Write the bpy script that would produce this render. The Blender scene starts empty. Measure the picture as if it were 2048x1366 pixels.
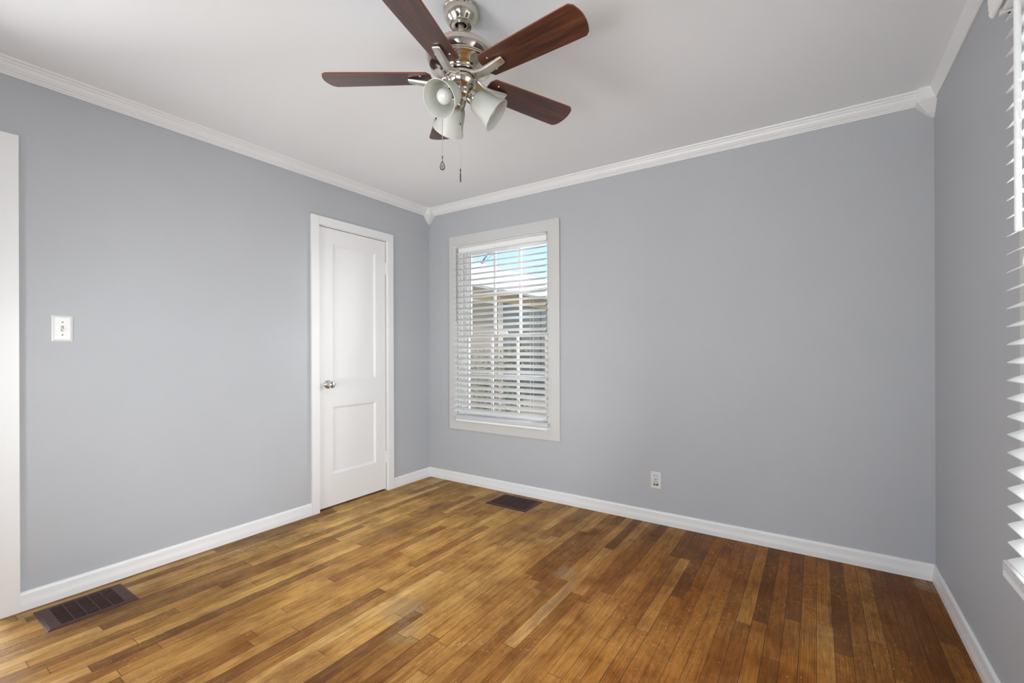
import bpy, bmesh, math, random
from mathutils import Vector, Matrix
random.seed(7)
PI = math.pi
scene = bpy.context.scene
COL = scene.collection

# ------------------------------------------------------------------ camera
CAMP = (2.95251, -3.04567, 1.16112)
cam_d = bpy.data.cameras.new('camera')
cam_d.sensor_width = 36.0
cam_d.lens = 907.74 / 2048 * 36.0
cam_d.shift_y = 15.41 / 2048
cam_d.clip_start = 0.02
cam = bpy.data.objects.new('camera', cam_d)
COL.objects.link(cam)
yaw, roll = 0.59031, -0.00355
Rv = Vector((math.cos(yaw), math.sin(yaw), 0)); Fv = Vector((-math.sin(yaw), math.cos(yaw), 0))
Uv = Rv.cross(Fv)
R2 = Rv * math.cos(roll) + Uv * math.sin(roll); U2 = R2.cross(Fv)
m = Matrix((R2, U2, -Fv)).transposed().to_4x4(); m.translation = Vector(CAMP)
cam.matrix_world = m
scene.camera = cam

# ------------------------------------------------------------------ world and light
world = bpy.data.worlds.new('sky'); scene.world = world; world.use_nodes = True
wn = world.node_tree.nodes; wl = world.node_tree.links
bg = wn['Background']
sky = wn.new('ShaderNodeTexSky'); sky.sky_type = 'NISHITA'; sky.sun_disc = False
sky.sun_elevation = math.radians(58); sky.sun_rotation = math.radians(90)
sky.air_density = 1.0; sky.dust_density = 0.7; sky.ozone_density = 1.0
wl.new(sky.outputs['Color'], bg.inputs['Color'])
bg.inputs['Strength'].default_value = 0.29

def area(name, loc, rot, sx, sy, power, color=(1, 1, 1), spread=PI):
    d = bpy.data.lights.new(name, 'AREA'); d.shape = 'RECTANGLE'; d.size = sx; d.size_y = sy
    d.energy = power; d.color = color; d.spread = spread
    o = bpy.data.objects.new(name, d); COL.objects.link(o); o.location = loc; o.rotation_euler = rot
    return o
# daylight outside the right and back windows, plus added front and hall fills
area('daylight_right_window', (3.444 + 0.55, -1.7475, 0.90), (0, math.radians(115), 0), 1.2, 1.3, 285, (0.985, 0.992, 1.0))
area('front_fill', (1.05, -3.90, 1.00), (math.radians(125), 0, 0), 1.1, 1.0, 66, (1.0, 1.0, 1.0))  # fill lamp added behind the viewer, tilted up to brighten the ceiling
area('front_fill_two', (2.45, -3.90, 1.00), (math.radians(125), 0, 0), 1.1, 1.0, 62, (1.0, 1.0, 1.0))  # second added fill lamp, same upward tilt
area('hall_fill', (-1.15, -3.03, 1.10), (0, math.radians(-92), 0), 1.8, 0.8, 60, (1.0, 0.995, 0.985))  # fill lamp added beyond the doorway to brighten the right wall
area('daylight_back_window', (1.75, 0.75, 1.60), (math.radians(-90), 0, math.radians(-55)), 0.9, 1.3, 165, (1.0, 0.99, 0.97))

sun_l = bpy.data.lights.new('sun', 'SUN'); sun_l.energy = 2.7; sun_l.angle = math.radians(0.6); sun_l.color = (1.0, 0.97, 0.92)
sun = bpy.data.objects.new('sun', sun_l); COL.objects.link(sun); sun.rotation_euler = (0, math.radians(32), 0)

scene.view_settings.view_transform = 'Standard'
scene.view_settings.look = 'None'
scene.view_settings.gamma = 1.0
scene.view_settings.use_curve_mapping = False
scene.view_settings.exposure = 0.05
scene.cycles.use_denoising = True
scene.cycles.max_bounces = 12
scene.cycles.diffuse_bounces = 8
scene.cycles.transparent_max_bounces = 16
scene.cycles.caustics_reflective = False
scene.cycles.caustics_refractive = False
scene.cycles.sample_clamp_indirect = 6.0

# ------------------------------------------------------------------ node helpers
def mat(name):
    m = bpy.data.materials.new(name); m.use_nodes = True
    return m, m.node_tree.nodes, m.node_tree.links, m.node_tree.nodes['Principled BSDF']
def simple(name, col, rough=0.5, metal=0.0, noise=0.0, nscale=30, bump=0.0, bscale=80, spec=0.5, stretch=None):
    m, n, l, b = mat(name)
    b.inputs['Base Color'].default_value = (*col, 1); b.inputs['Roughness'].default_value = rough
    b.inputs['Metallic'].default_value = metal; b.inputs['Specular IOR Level'].default_value = spec
    tc = n.new('ShaderNodeTexCoord'); src = tc.outputs['Object']
    if stretch:
        mp = n.new('ShaderNodeMapping'); mp.inputs['Scale'].default_value = stretch
        l.new(src, mp.inputs['Vector']); src = mp.outputs['Vector']
    if noise:
        t = n.new('ShaderNodeTexNoise'); t.inputs['Scale'].default_value = nscale; t.inputs['Detail'].default_value = 5
        l.new(src, t.inputs['Vector'])
        r = n.new('ShaderNodeValToRGB')
        r.color_ramp.elements[0].position = 0.3; r.color_ramp.elements[1].position = 0.7
        r.color_ramp.elements[0].color = (*[c * (1 - noise) for c in col], 1)
        r.color_ramp.elements[1].color = (*[min(1, c * (1 + noise)) for c in col], 1)
        l.new(t.outputs['Fac'], r.inputs['Fac']); l.new(r.outputs['Color'], b.inputs['Base Color'])
    if bump:
        t = n.new('ShaderNodeTexNoise'); t.inputs['Scale'].default_value = bscale; t.inputs['Detail'].default_value = 3
        l.new(src, t.inputs['Vector'])
        bp = n.new('ShaderNodeBump'); bp.inputs['Strength'].default_value = bump; bp.inputs['Distance'].default_value = 0.002
        l.new(t.outputs['Fac'], bp.inputs['Height']); l.new(bp.outputs['Normal'], b.inputs['Normal'])
    return m

M = {}
M['wall'] = simple('wall_paint', (0.460, 0.476, 0.502), 0.55, noise=0.012, nscale=3, bump=0.12, bscale=260, spec=0.35)
M['ceiling'] = simple('ceiling_paint', (0.84, 0.855, 0.875), 0.8, bump=0.08, bscale=200, spec=0.2)
M['trim'] = simple('trim_paint', (0.80, 0.805, 0.81), 0.38, bump=0.05, bscale=60)
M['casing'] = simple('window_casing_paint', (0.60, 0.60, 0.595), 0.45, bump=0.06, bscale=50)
M['door'] = simple('door_paint', (0.80, 0.80, 0.805), 0.40, bump=0.06, bscale=40)
M['blind'] = simple('blind_vinyl', (0.83, 0.835, 0.84), 0.42)
M['vinyl'] = simple('window_vinyl', (0.84, 0.845, 0.85), 0.4)
M['plate'] = simple('white_plastic', (0.70, 0.70, 0.695), 0.3)
M['toggle'] = simple('toggle_plastic', (0.66, 0.65, 0.62), 0.3)
M['black'] = simple('dark_void', (0.012, 0.011, 0.010), 0.6)
M['nickel'] = simple('brushed_nickel', (0.64, 0.585, 0.51), 0.16, 1.0, noise=0.03, nscale=40, stretch=(1, 1, 30))
M['satin'] = simple('satin_nickel', (0.70, 0.68, 0.63), 0.32, 1.0)
M['chrome'] = simple('polished_chrome', (0.78, 0.78, 0.78), 0.12, 1.0)
M['brass'] = simple('brass_chain', (0.50, 0.44, 0.34), 0.3, 1.0)
M['darkmetal'] = simple('dark_metal', (0.10, 0.10, 0.10), 0.35, 0.8)
M['bulb'] = simple('bulb_glass', (0.60, 0.60, 0.59), 0.15)
M['register'] = simple('brown_enamel', (0.070, 0.034, 0.030), 0.5, noise=0.15, nscale=25, spec=0.25)
M['cord'] = simple('white_cord', (0.8, 0.8, 0.78), 0.8)

def frosted():
    m, n, l, b = mat('frosted_glass')
    b.inputs['Base Color'].default_value = (0.74, 0.75, 0.715, 1); b.inputs['Roughness'].default_value = 0.28
    tr = n.new('ShaderNodeBsdfTranslucent'); tr.inputs['Color'].default_value = (0.74, 0.75, 0.70, 1)
    mx = n.new('ShaderNodeMixShader'); mx.inputs[0].default_value = 0.45
    l.new(b.outputs[0], mx.inputs[1]); l.new(tr.outputs[0], mx.inputs[2])
    l.new(mx.outputs[0], n['Material Output'].inputs['Surface'])
    return m
M['frost'] = frosted()
def glass():
    m, n, l, b = mat('window_glass')
    tr = n.new('ShaderNodeBsdfTransparent'); tr.inputs['Color'].default_value = (0.96, 0.97, 0.97, 1)
    gl = n.new('ShaderNodeBsdfGlossy'); gl.inputs['Roughness'].default_value = 0.02
    fr = n.new('ShaderNodeFresnel'); fr.inputs['IOR'].default_value = 1.45
    mx = n.new('ShaderNodeMixShader')
    l.new(fr.outputs[0], mx.inputs[0]); l.new(tr.outputs[0], mx.inputs[1]); l.new(gl.outputs[0], mx.inputs[2])
    l.new(mx.outputs[0], n['Material Output'].inputs['Surface'])
    return m
M['glass'] = glass()

def math_node(n, l, op, a, b=None, c=None, clamp=False):
    q = n.new('ShaderNodeMath'); q.operation = op; q.use_clamp = clamp
    for i, v in enumerate((a, b, c)):
        if v is None: continue
        if isinstance(v, (int, float)): q.inputs[i].default_value = v
        else: l.new(v, q.inputs[i])
    return q.outputs[0]
def ramp(n, l, fac, stops):
    r = n.new('ShaderNodeValToRGB'); e = r.color_ramp.elements
    while len(e) < len(stops): e.new(0.5)
    for q, (p, c) in zip(e, stops): q.position = p; q.color = (*c, 1) if len(c) == 3 else c
    l.new(fac, r.inputs['Fac']); return r.outputs['Color']
def mixc(n, l, typ, fac, a, b):
    q = n.new('ShaderNodeMix'); q.data_type = 'RGBA'; q.blend_type = typ
    for sock, v in ((q.inputs[0], fac), (q.inputs[6], a), (q.inputs[7], b)):
        if isinstance(v, (int, float)): sock.default_value = v
        elif isinstance(v, tuple): sock.default_value = (*v, 1)
        else: l.new(v, sock)
    return q.outputs[2]

def floor_material():
    m, n, l, b = mat('oak_strip_floor')
    BW = 0.0572
    tc = n.new('ShaderNodeTexCoord'); sep = n.new('ShaderNodeSeparateXYZ'); l.new(tc.outputs['Object'], sep.inputs[0])
    X, Y = sep.outputs[0], sep.outputs[1]
    u = math_node(n, l, 'DIVIDE', math_node(n, l, 'ADD', X, 5.0), BW)
    row = math_node(n, l, 'FLOOR', u); fu = math_node(n, l, 'FRACT', u)
    w1 = n.new('ShaderNodeTexWhiteNoise'); w1.noise_dimensions = '1D'; l.new(row, w1.inputs['W'])
    w2 = n.new('ShaderNodeTexWhiteNoise'); w2.noise_dimensions = '1D'; l.new(math_node(n, l, 'ADD', row, 91.3), w2.inputs['W'])
    ln = math_node(n, l, 'MULTIPLY_ADD', w2.outputs['Value'], 0.75, 0.65)
    ys = math_node(n, l, 'MULTIPLY_ADD', w1.outputs['Value'], 7.0, math_node(n, l, 'ADD', Y, 20.0))
    v = math_node(n, l, 'DIVIDE', ys, ln); pl = math_node(n, l, 'FLOOR', v); fv = math_node(n, l, 'FRACT', v)
    cmb = n.new('ShaderNodeCombineXYZ'); l.new(row, cmb.inputs[0]); l.new(pl, cmb.inputs[1])
    wp = n.new('ShaderNodeTexWhiteNoise'); wp.noise_dimensions = '2D'; l.new(cmb.outputs[0], wp.inputs['Vector'])
    pid = wp.outputs['Value']; sc = n.new('ShaderNodeSeparateColor'); l.new(wp.outputs['Color'], sc.inputs[0])
    pr, pg, pb = sc.outputs
    # gaps
    eu = math_node(n, l, 'MULTIPLY', math_node(n, l, 'MINIMUM', fu, math_node(n, l, 'SUBTRACT', 1.0, fu)), BW)
    ev = math_node(n, l, 'MULTIPLY', math_node(n, l, 'MINIMUM', fv, math_node(n, l, 'SUBTRACT', 1.0, fv)), ln)
    gapw = math_node(n, l, 'MULTIPLY_ADD', w1.outputs['Value'], 0.0008, 0.0006)
    gu = math_node(n, l, 'LESS_THAN', eu, gapw); gv = math_node(n, l, 'LESS_THAN', ev, 0.0010)
    gap = math_node(n, l, 'MAXIMUM', gu, gv)
    # grain coordinates, shifted per plank
    gx = math_node(n, l, 'MULTIPLY_ADD', pr, 40.0, X); gy = math_node(n, l, 'MULTIPLY_ADD', pg, 40.0, Y)
    gc = n.new('ShaderNodeCombineXYZ'); l.new(gx, gc.inputs[0]); l.new(gy, gc.inputs[1])
    def noise(vec, scale, det, rough=0.5, stretch=None, dist=0.0):
        if stretch:
            mp = n.new('ShaderNodeMapping'); mp.inputs['Scale'].default_value = stretch; l.new(vec, mp.inputs['Vector']); vec = mp.outputs[0]
        t = n.new('ShaderNodeTexNoise'); t.inputs['Scale'].default_value = scale; t.inputs['Detail'].default_value = det
        t.inputs['Roughness'].default_value = rough; t.inputs['Distortion'].default_value = dist; l.new(vec, t.inputs['Vector']); return t.outputs['Fac']
    fine = noise(gc.outputs[0], 1.0, 5, 0.65, (420, 9, 1))
    soft = noise(gc.outputs[0], 1.0, 4, 0.55, (70, 5, 1))
    # cathedral figure
    mp = n.new('ShaderNodeMapping'); mp.inputs['Scale'].default_value = (22, 1.5, 1); l.new(gc.outputs[0], mp.inputs['Vector'])
    wv = n.new('ShaderNodeTexWave'); wv.wave_type = 'RINGS'; wv.rings_direction = 'SPHERICAL'; wv.inputs['Scale'].default_value = 1.6
    wv.inputs['Distortion'].default_value = 5.0; wv.inputs['Detail'].default_value = 3; wv.inputs['Detail Scale'].default_value = 1.2
    l.new(mp.outputs[0], wv.inputs['Vector'])
    # plank base colours
    base = ramp(n, l, pid, [(0.0, (0.150, 0.050, 0.010)), (0.12, (0.205, 0.070, 0.012)), (0.40, (0.265, 0.094, 0.014)), (0.65, (0.310, 0.115, 0.017)), (0.90, (0.355, 0.145, 0.023)), (1.0, (0.39, 0.175, 0.032))])
    # varnish wear and painted window sheen: paler raw oak in the middle and left
    obj = tc.outputs['Object']
    big = noise(obj, 0.9, 4, 0.55, (1.0, 0.8, 1))
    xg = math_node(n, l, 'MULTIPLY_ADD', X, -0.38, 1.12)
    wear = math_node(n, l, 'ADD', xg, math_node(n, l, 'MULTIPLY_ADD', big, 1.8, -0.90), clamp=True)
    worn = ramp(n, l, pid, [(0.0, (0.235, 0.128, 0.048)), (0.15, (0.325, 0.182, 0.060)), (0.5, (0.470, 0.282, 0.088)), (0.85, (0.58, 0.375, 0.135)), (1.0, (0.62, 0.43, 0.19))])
    col = mixc(n, l, 'MIX', math_node(n, l, 'MULTIPLY', wear, 0.85), base, worn)  # wear mask and worn colour also carry the painted window sheen
    col = mixc(n, l, 'MULTIPLY', 0.85, col, ramp(n, l, soft, [(0.28, (0.62, 0.57, 0.52)), (0.55, (1.0, 1.0, 1.0)), (0.8, (1.18, 1.16, 1.1))]))
    col = mixc(n, l, 'MULTIPLY', 0.95, col, ramp(n, l, fine, [(0.30, (0.55, 0.48, 0.42)), (0.52, (1.0, 1.0, 1.0)), (0.75, (1.2, 1.2, 1.2))]))
    cath = math_node(n, l, 'MULTIPLY', math_node(n, l, 'GREATER_THAN', pb, 0.70), 0.6)
    col = mixc(n, l, 'MULTIPLY', cath, col, ramp(n, l, wv.outputs['Fac'], [(0.0, (0.62, 0.52, 0.44)), (0.45, (1.0, 1.0, 1.0)), (1.0, (1.08, 1.08, 1.08))]))
    # blotchy darker varnish
    bl = noise(obj, 4.5, 6, 0.65)
    col = mixc(n, l, 'MULTIPLY', 0.8, col, ramp(n, l, bl, [(0.36, (0.68, 0.60, 0.53)), (0.50, (0.97, 0.95, 0.92)), (0.66, (1.12, 1.11, 1.08))]))
    bl2 = noise(obj, 1.0, 5, 0.7, (9, 3.2, 1), 0.8)
    col = mixc(n, l, 'MULTIPLY', 0.7, col, ramp(n, l, bl2, [(0.38, (0.72, 0.62, 0.55)), (0.52, (1, 1, 1))]))
    # window light on the floor, painted in as a paler zone
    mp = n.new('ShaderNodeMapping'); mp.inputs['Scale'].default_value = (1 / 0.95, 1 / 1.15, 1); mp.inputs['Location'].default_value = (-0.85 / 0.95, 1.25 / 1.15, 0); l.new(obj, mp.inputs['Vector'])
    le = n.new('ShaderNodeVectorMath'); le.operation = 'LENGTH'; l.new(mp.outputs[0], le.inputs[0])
    light_pool = math_node(n, l, 'ADD', le.outputs['Value'], math_node(n, l, 'MULTIPLY_ADD', noise(obj, 2.6, 5, 0.65), 1.4, -0.7))
    col = mixc(n, l, 'MULTIPLY', 1.0, col, ramp(n, l, light_pool, [(0.15, (1.62, 1.66, 1.60)), (0.55, (1.38, 1.40, 1.34)), (1.0, (1.0, 1.0, 1.0))]))
    # fine curling scratches
    scr = None
    for sc_, th in ((17, 0.0055), (27, 0.0075), (44, 0.0105)):
        t = noise(obj, sc_, 1.5, 0.5, None, 1.6)
        a = math_node(n, l, 'LESS_THAN', math_node(n, l, 'ABSOLUTE', math_node(n, l, 'SUBTRACT', t, 0.5)), th)
        mk = math_node(n, l, 'GREATER_THAN', noise(obj, sc_ * 0.9 + 3, 2), 0.56)
        a = math_node(n, l, 'MULTIPLY', a, mk)
        scr = a if scr is None else math_node(n, l, 'MAXIMUM', scr, a)
    for ang, sc_ in ((0.5, 30), (1.9, 37), (2.6, 26)):
        mp = n.new('ShaderNodeMapping'); mp.inputs['Rotation'].default_value = (0, 0, ang); mp.inputs['Scale'].default_value = (sc_ * 1.0, sc_ * 0.14, 1); l.new(obj, mp.inputs['Vector'])
        vo = n.new('ShaderNodeTexVoronoi'); vo.inputs['Scale'].default_value = 1.0; l.new(mp.outputs[0], vo.inputs['Vector'])
        ln_ = math_node(n, l, 'LESS_THAN', vo.outputs['Distance'], 0.055)
        scr = math_node(n, l, 'MAXIMUM', scr, ln_)
    scm = math_node(n, l, 'MULTIPLY', scr, ramp(n, l, noise(obj, 2.2, 3), [(0.40, (0, 0, 0)), (0.62, (1, 1, 1))]))
    col = mixc(n, l, 'MIX', math_node(n, l, 'MULTIPLY', scm, 0.6), col, (0.60, 0.38, 0.15))
    # stains and worn spots in place, plus shade painted along the right wall
    worn_grain = noise(gc.outputs[0], 1.0, 6, 0.7, (160, 26, 1))
    def spot(cx, cy, rx, ry, soft_=0.5):
        mp = n.new('ShaderNodeMapping'); mp.vector_type = 'POINT'
        mp.inputs['Scale'].default_value = (1 / rx, 1 / ry, 1); mp.inputs['Location'].default_value = (-cx / rx, -cy / ry, 0)
        l.new(obj, mp.inputs['Vector'])
        le = n.new('ShaderNodeVectorMath'); le.operation = 'LENGTH'; l.new(mp.outputs[0], le.inputs[0])
        d = math_node(n, l, 'ADD', le.outputs['Value'], math_node(n, l, 'MULTIPLY_ADD', noise(obj, 14, 4, 0.65), 1.6, -0.8))
        q = math_node(n, l, 'SUBTRACT', 1.0, math_node(n, l, 'DIVIDE', math_node(n, l, 'SUBTRACT', d, 1 - soft_), soft_, clamp=True), clamp=True)
        return math_node(n, l, 'MULTIPLY', q, math_node(n, l, 'MULTIPLY_ADD', worn_grain, 3.2, -1.1, clamp=True), clamp=True)
    for (cx, cy, rx, ry, c, f) in [(1.865, -0.936, .07, .09, (0.34, 0.27, 0.18), 0.6), (1.40, -1.62, .11, .14, (0.36, 0.30, 0.21), 0.6), (1.55, -1.74, .08, .10, (0.34, 0.27, 0.16), 0.55),
                                  (3.405, -0.075, .07, .10, (0.42, 0.33, 0.22), 0.75), (0.60, -0.57, .035, .13, (0.03, 0.024, 0.02), 0.8), (0.20, -1.70, .05, .40, (0.05, 0.036, 0.028), 0.7),
                                  (0.30, -1.45, .04, .30, (0.055, 0.038, 0.026), 0.65), (3.02, -0.62, .035, .24, (0.075, 0.033, 0.013), 0.65), (2.02, -0.36, .03, .03, (0.03, 0.018, 0.012), 0.8),
                                  (0.88, -0.45, .05, .30, (0.10, 0.055, 0.028), 0.5), (3.26, -0.85, .30, 1.1, (0.095, 0.036, 0.009), 0.65), (1.95, -1.18, .028, .30, (0.17, 0.12, 0.105), 0.55)]:  # the wide dark entry is weaker light painted beside the right wall
        col = mixc(n, l, 'MIX', math_node(n, l, 'MULTIPLY', spot(cx, cy, rx, ry), f), col, c)
    # pale dust and paint flecks
    vo = n.new('ShaderNodeTexVoronoi'); vo.inputs['Scale'].default_value = 16; l.new(obj, vo.inputs['Vector'])
    fleck = math_node(n, l, 'LESS_THAN', vo.outputs['Distance'], 0.030)
    col = mixc(n, l, 'MIX', math_node(n, l, 'MULTIPLY', fleck, math_node(n, l, 'GREATER_THAN', noise(obj, 3.1, 2), 0.5)), col, (0.62, 0.53, 0.40))
    col = mixc(n, l, 'MIX', math_node(n, l, 'MULTIPLY', gap, 0.85), col, (0.022, 0.012, 0.007))
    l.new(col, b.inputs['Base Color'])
    rg = math_node(n, l, 'MULTIPLY_ADD', noise(obj, 3.0, 4), 0.30, 0.22)
    l.new(math_node(n, l, 'MULTIPLY_ADD', pb, 0.08, rg), b.inputs['Roughness'])
    b.inputs['Specular IOR Level'].default_value = 0.09
    h = math_node(n, l, 'SUBTRACT', math_node(n, l, 'MULTIPLY_ADD', fine, 0.15, math_node(n, l, 'MULTIPLY', pid, 0.12)), gap)
    bp = n.new('ShaderNodeBump'); bp.inputs['Strength'].default_value = 0.35; bp.inputs['Distance'].default_value = 0.0015
    l.new(h, bp.inputs['Height']); l.new(bp.outputs[0], b.inputs['Normal'])
    return m
M['floor'] = floor_material()

def walnut():
    m, n, l, b = mat('walnut_blade')
    tc = n.new('ShaderNodeTexCoord'); mp = n.new('ShaderNodeMapping'); mp.inputs['Scale'].default_value = (3.0, 45, 20)
    l.new(tc.outputs['Object'], mp.inputs['Vector'])
    t = n.new('ShaderNodeTexNoise'); t.inputs['Scale'].default_value = 1.0; t.inputs['Detail'].default_value = 6; t.inputs['Distortion'].default_value = 0.6
    l.new(mp.outputs[0], t.inputs['Vector'])
    mp2 = n.new('ShaderNodeMapping'); mp2.inputs['Scale'].default_value = (14, 380, 100); l.new(tc.outputs['Object'], mp2.inputs['Vector'])
    t2 = n.new('ShaderNodeTexNoise'); t2.inputs['Scale'].default_value = 1.0; t2.inputs['Detail'].default_value = 3; l.new(mp2.outputs[0], t2.inputs['Vector'])
    c = ramp(n, l, t.outputs['Fac'], [(0.32, (0.020, 0.006, 0.004)), (0.46, (0.058, 0.016, 0.008)), (0.60, (0.094, 0.028, 0.013)), (0.78, (0.140, 0.048, 0.022))])
    c = mixc(n, l, 'MULTIPLY', 0.6, c, ramp(n, l, t2.outputs['Fac'], [(0.35, (0.6, 0.55, 0.55)), (0.6, (1.1, 1.1, 1.1))]))
    l.new(c, b.inputs['Base Color']); b.inputs['Roughness'].default_value = 0.30; b.inputs['Coat Weight'].default_value = 0.3; b.inputs['Coat Roughness'].default_value = 0.3
    return m
M['walnut'] = walnut()
M['blade_edge'] = simple('blade_edge', (0.19, 0.045, 0.028), 0.4)

def brick():
    m, n, l, b = mat('peach_brick')
    tc = n.new('ShaderNodeTexCoord'); mp = n.new('ShaderNodeMapping'); mp.inputs['Rotation'].default_value = (math.radians(90), 0, math.radians(90)); l.new(tc.outputs['Object'], mp.inputs['Vector'])
    t = n.new('ShaderNodeTexBrick'); t.inputs['Scale'].default_value = 4.5; t.inputs['Color1'].default_value = (0.40, 0.215, 0.12, 1); t.inputs['Color2'].default_value = (0.33, 0.175, 0.10, 1)
    t.inputs['Mortar'].default_value = (0.40, 0.32, 0.24, 1); t.inputs['Mortar Size'].default_value = 0.015
    l.new(mp.outputs[0], t.inputs['Vector']); l.new(t.outputs['Color'], b.inputs['Base Color']); b.inputs['Roughness'].default_value = 0.85
    return m
M['brick'] = brick()
M['roofing'] = simple('pale_roofing', (0.80, 0.80, 0.81), 0.7, noise=0.06, nscale=12)
M['fascia'] = simple('white_fascia', (0.86, 0.85, 0.83), 0.5)
M['tan'] = simple('tan_beam', (0.62, 0.45, 0.28), 0.6, noise=0.08, nscale=9)
M['extglass'] = simple('dark_window_glass', (0.10, 0.105, 0.11), 0.08, noise=0.2, nscale=2)
M['beige'] = simple('beige_post', (0.66, 0.56, 0.46), 0.6)
M['bark'] = simple('tree_bark', (0.16, 0.13, 0.11), 0.9, noise=0.3, nscale=14)
M['lawn'] = simple('lawn_ground', (0.19, 0.185, 0.09), 0.9, noise=0.3, nscale=8)
M['hedge'] = simple('shrub_leaf', (0.26, 0.25, 0.13), 0.7, noise=0.35, nscale=11)
M['closet'] = simple('closet_dark', (0.10, 0.09, 0.08), 0.9)  # closet shade painted as dark walls, for the gap under the door

# ------------------------------------------------------------------ mesh helpers
def bm_new(): return bmesh.new()
def box(bm, lo, hi):
    x0, y0, z0 = lo; x1, y1, z1 = hi
    v = [bm.verts.new(p) for p in ((x0, y0, z0), (x1, y0, z0), (x1, y1, z0), (x0, y1, z0), (x0, y0, z1), (x1, y0, z1), (x1, y1, z1), (x0, y1, z1))]
    for f in ((0, 3, 2, 1), (4, 5, 6, 7), (0, 1, 5, 4), (1, 2, 6, 5), (2, 3, 7, 6), (3, 0, 4, 7)): bm.faces.new([v[i] for i in f])
def sweep(bm, prof, fn, a, b):
    """extrude closed 2-D profile between parameters a and b; fn(u, w, t) -> point"""
    A = [bm.verts.new(fn(u, w, a)) for u, w in prof]; B = [bm.verts.new(fn(u, w, b)) for u, w in prof]
    k = len(prof)
    for i in range(k): bm.faces.new((A[i], A[(i + 1) % k], B[(i + 1) % k], B[i]))
    bm.faces.new(A[::-1]); bm.faces.new(B)
def loft(bm, rings, closed=True, cap0=True, cap1=True):
    vs = [[bm.verts.new(p) for p in r] for r in rings]; k = len(vs[0])
    for a, b in zip(vs, vs[1:]):
        for i in range(k if closed else k - 1): bm.faces.new((a[i], a[(i + 1) % k], b[(i + 1) % k], b[i]))
    if cap0: bm.faces.new(vs[0][::-1])
    if cap1: bm.faces.new(vs[-1])
def lathe(bm, prof, mw=None, seg=48, cap0=False, cap1=False):
    mw = mw or Matrix.Identity(4)
    rings = [[mw @ Vector((r * math.cos(2 * PI * i / seg), r * math.sin(2 * PI * i / seg), z)) for i in range(seg)] for r, z in prof]
    loft(bm, rings, True, cap0, cap1)
def tube(bm, pts, r, seg=8):
    rings = []
    for i, p in enumerate(pts):
        p = Vector(p); d = (Vector(pts[min(i + 1, len(pts) - 1)]) - Vector(pts[max(i - 1, 0)])).normalized()
        s = d.orthogonal().normalized() if i == 0 else (s - d * s.dot(d)).normalized()
        t = d.cross(s); rr = r[i] if isinstance(r, (list, tuple)) else r
        rings.append([p + (s * math.cos(2 * PI * k / seg) + t * math.sin(2 * PI * k / seg)) * rr for k in range(seg)])
    loft(bm, rings)
def axis_matrix(o, d):
    d = Vector(d).normalized(); q = d.to_track_quat('Z', 'Y').to_matrix().to_4x4(); q.translation = Vector(o); return q
def obj(name, bm, material, parent=None, smooth=False, bevel=0.0, seg=2, loc=None):
    bmesh.ops.recalc_face_normals(bm, faces=bm.faces)
    me = bpy.data.meshes.new(name); bm.to_mesh(me); bm.free()
    o = bpy.data.objects.new(name, me); COL.objects.link(o)
    for mm in (material if isinstance(material, list) else [material]): me.materials.append(mm)
    if smooth:
        for p in me.polygons: p.use_smooth = True
        me.set_sharp_from_angle(angle=math.radians(38))
    if bevel:
        b = o.modifiers.new('edge', 'BEVEL'); b.width = bevel; b.segments = seg; b.limit_method = 'ANGLE'; b.angle_limit = math.radians(40)
    if parent: o.parent = parent
    return o
def tag(o, label, cat, group=None, kind=None):
    o['label'] = label; o['category'] = cat
    if group: o['group'] = group
    if kind: o['kind'] = kind
    return o
def empty(name, loc, label, cat, group=None, kind=None):
    o = bpy.data.objects.new(name, None); COL.objects.link(o); o.location = loc; o.empty_display_size = 0.05
    bpy.context.view_layer.update()
    return tag(o, label, cat, group, kind)
def shift(bm, v):
    bmesh.ops.translate(bm, verts=bm.verts, vec=-Vector(v)); return bm

# ------------------------------------------------------------------ room shell
W, H, YB = 3.44379, 2.44, -3.60
T = 0.13
DO = (-1.1242, -0.5001, 2.0599)        # closet door opening y0, y1, top
D2 = (-3.40, -2.652, 2.060)            # hall door opening
WBK = (0.349, 1.250, 0.548, 2.060)     # back window opening x0, x1, z0, z1
WRT = (-2.205, -1.290, 0.548, 2.060)   # right window opening y0, y1
WF = [(0.60, 1.50), (2.00, 2.90)]      # unseen front windows, assumed as openings for the fill: x0, x1

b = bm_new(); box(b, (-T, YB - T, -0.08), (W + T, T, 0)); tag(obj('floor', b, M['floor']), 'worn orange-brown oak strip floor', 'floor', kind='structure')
b = bm_new(); box(b, (-T, YB - T, H), (W + T, T, H + 0.1)); tag(obj('ceiling', b, M['ceiling']), 'smooth white ceiling above the fan', 'ceiling', kind='structure')

def wall(name, axis, lo, hi, a0, a1, holes, label):
    """axis 'x': wall plane across x, running along y.  holes: (s0, s1, z0, z1) sorted along the run"""
    b = bm_new(); cur = a0
    def seg(s0, s1, z0, z1):
        if s1 - s0 < 1e-5 or z1 - z0 < 1e-5: return
        if axis == 'x': box(b, (lo, s0, z0), (hi, s1, z1))
        else: box(b, (s0, lo, z0), (s1, hi, z1))
    for s0, s1, z0, z1 in holes:
        seg(cur, s0, 0, H); seg(s0, s1, 0, z0); seg(s0, s1, z1, H); cur = s1
    seg(cur, a1, 0, H)
    bmesh.ops.remove_doubles(b, verts=b.verts, dist=1e-6)
    return tag(obj(name, b, M['wall']), label, 'wall', kind='structure')
wall('wall_left', 'x', -T, 0, YB, 0, [(D2[0], D2[1], 0, D2[2]), (DO[0], DO[1], 0, DO[2])], 'light blue-gray painted wall with the white closet door')
wall('wall_back', 'y', 0, T, -T, W + T, [WBK], 'blue-gray painted wall with the window and power outlet')
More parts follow.
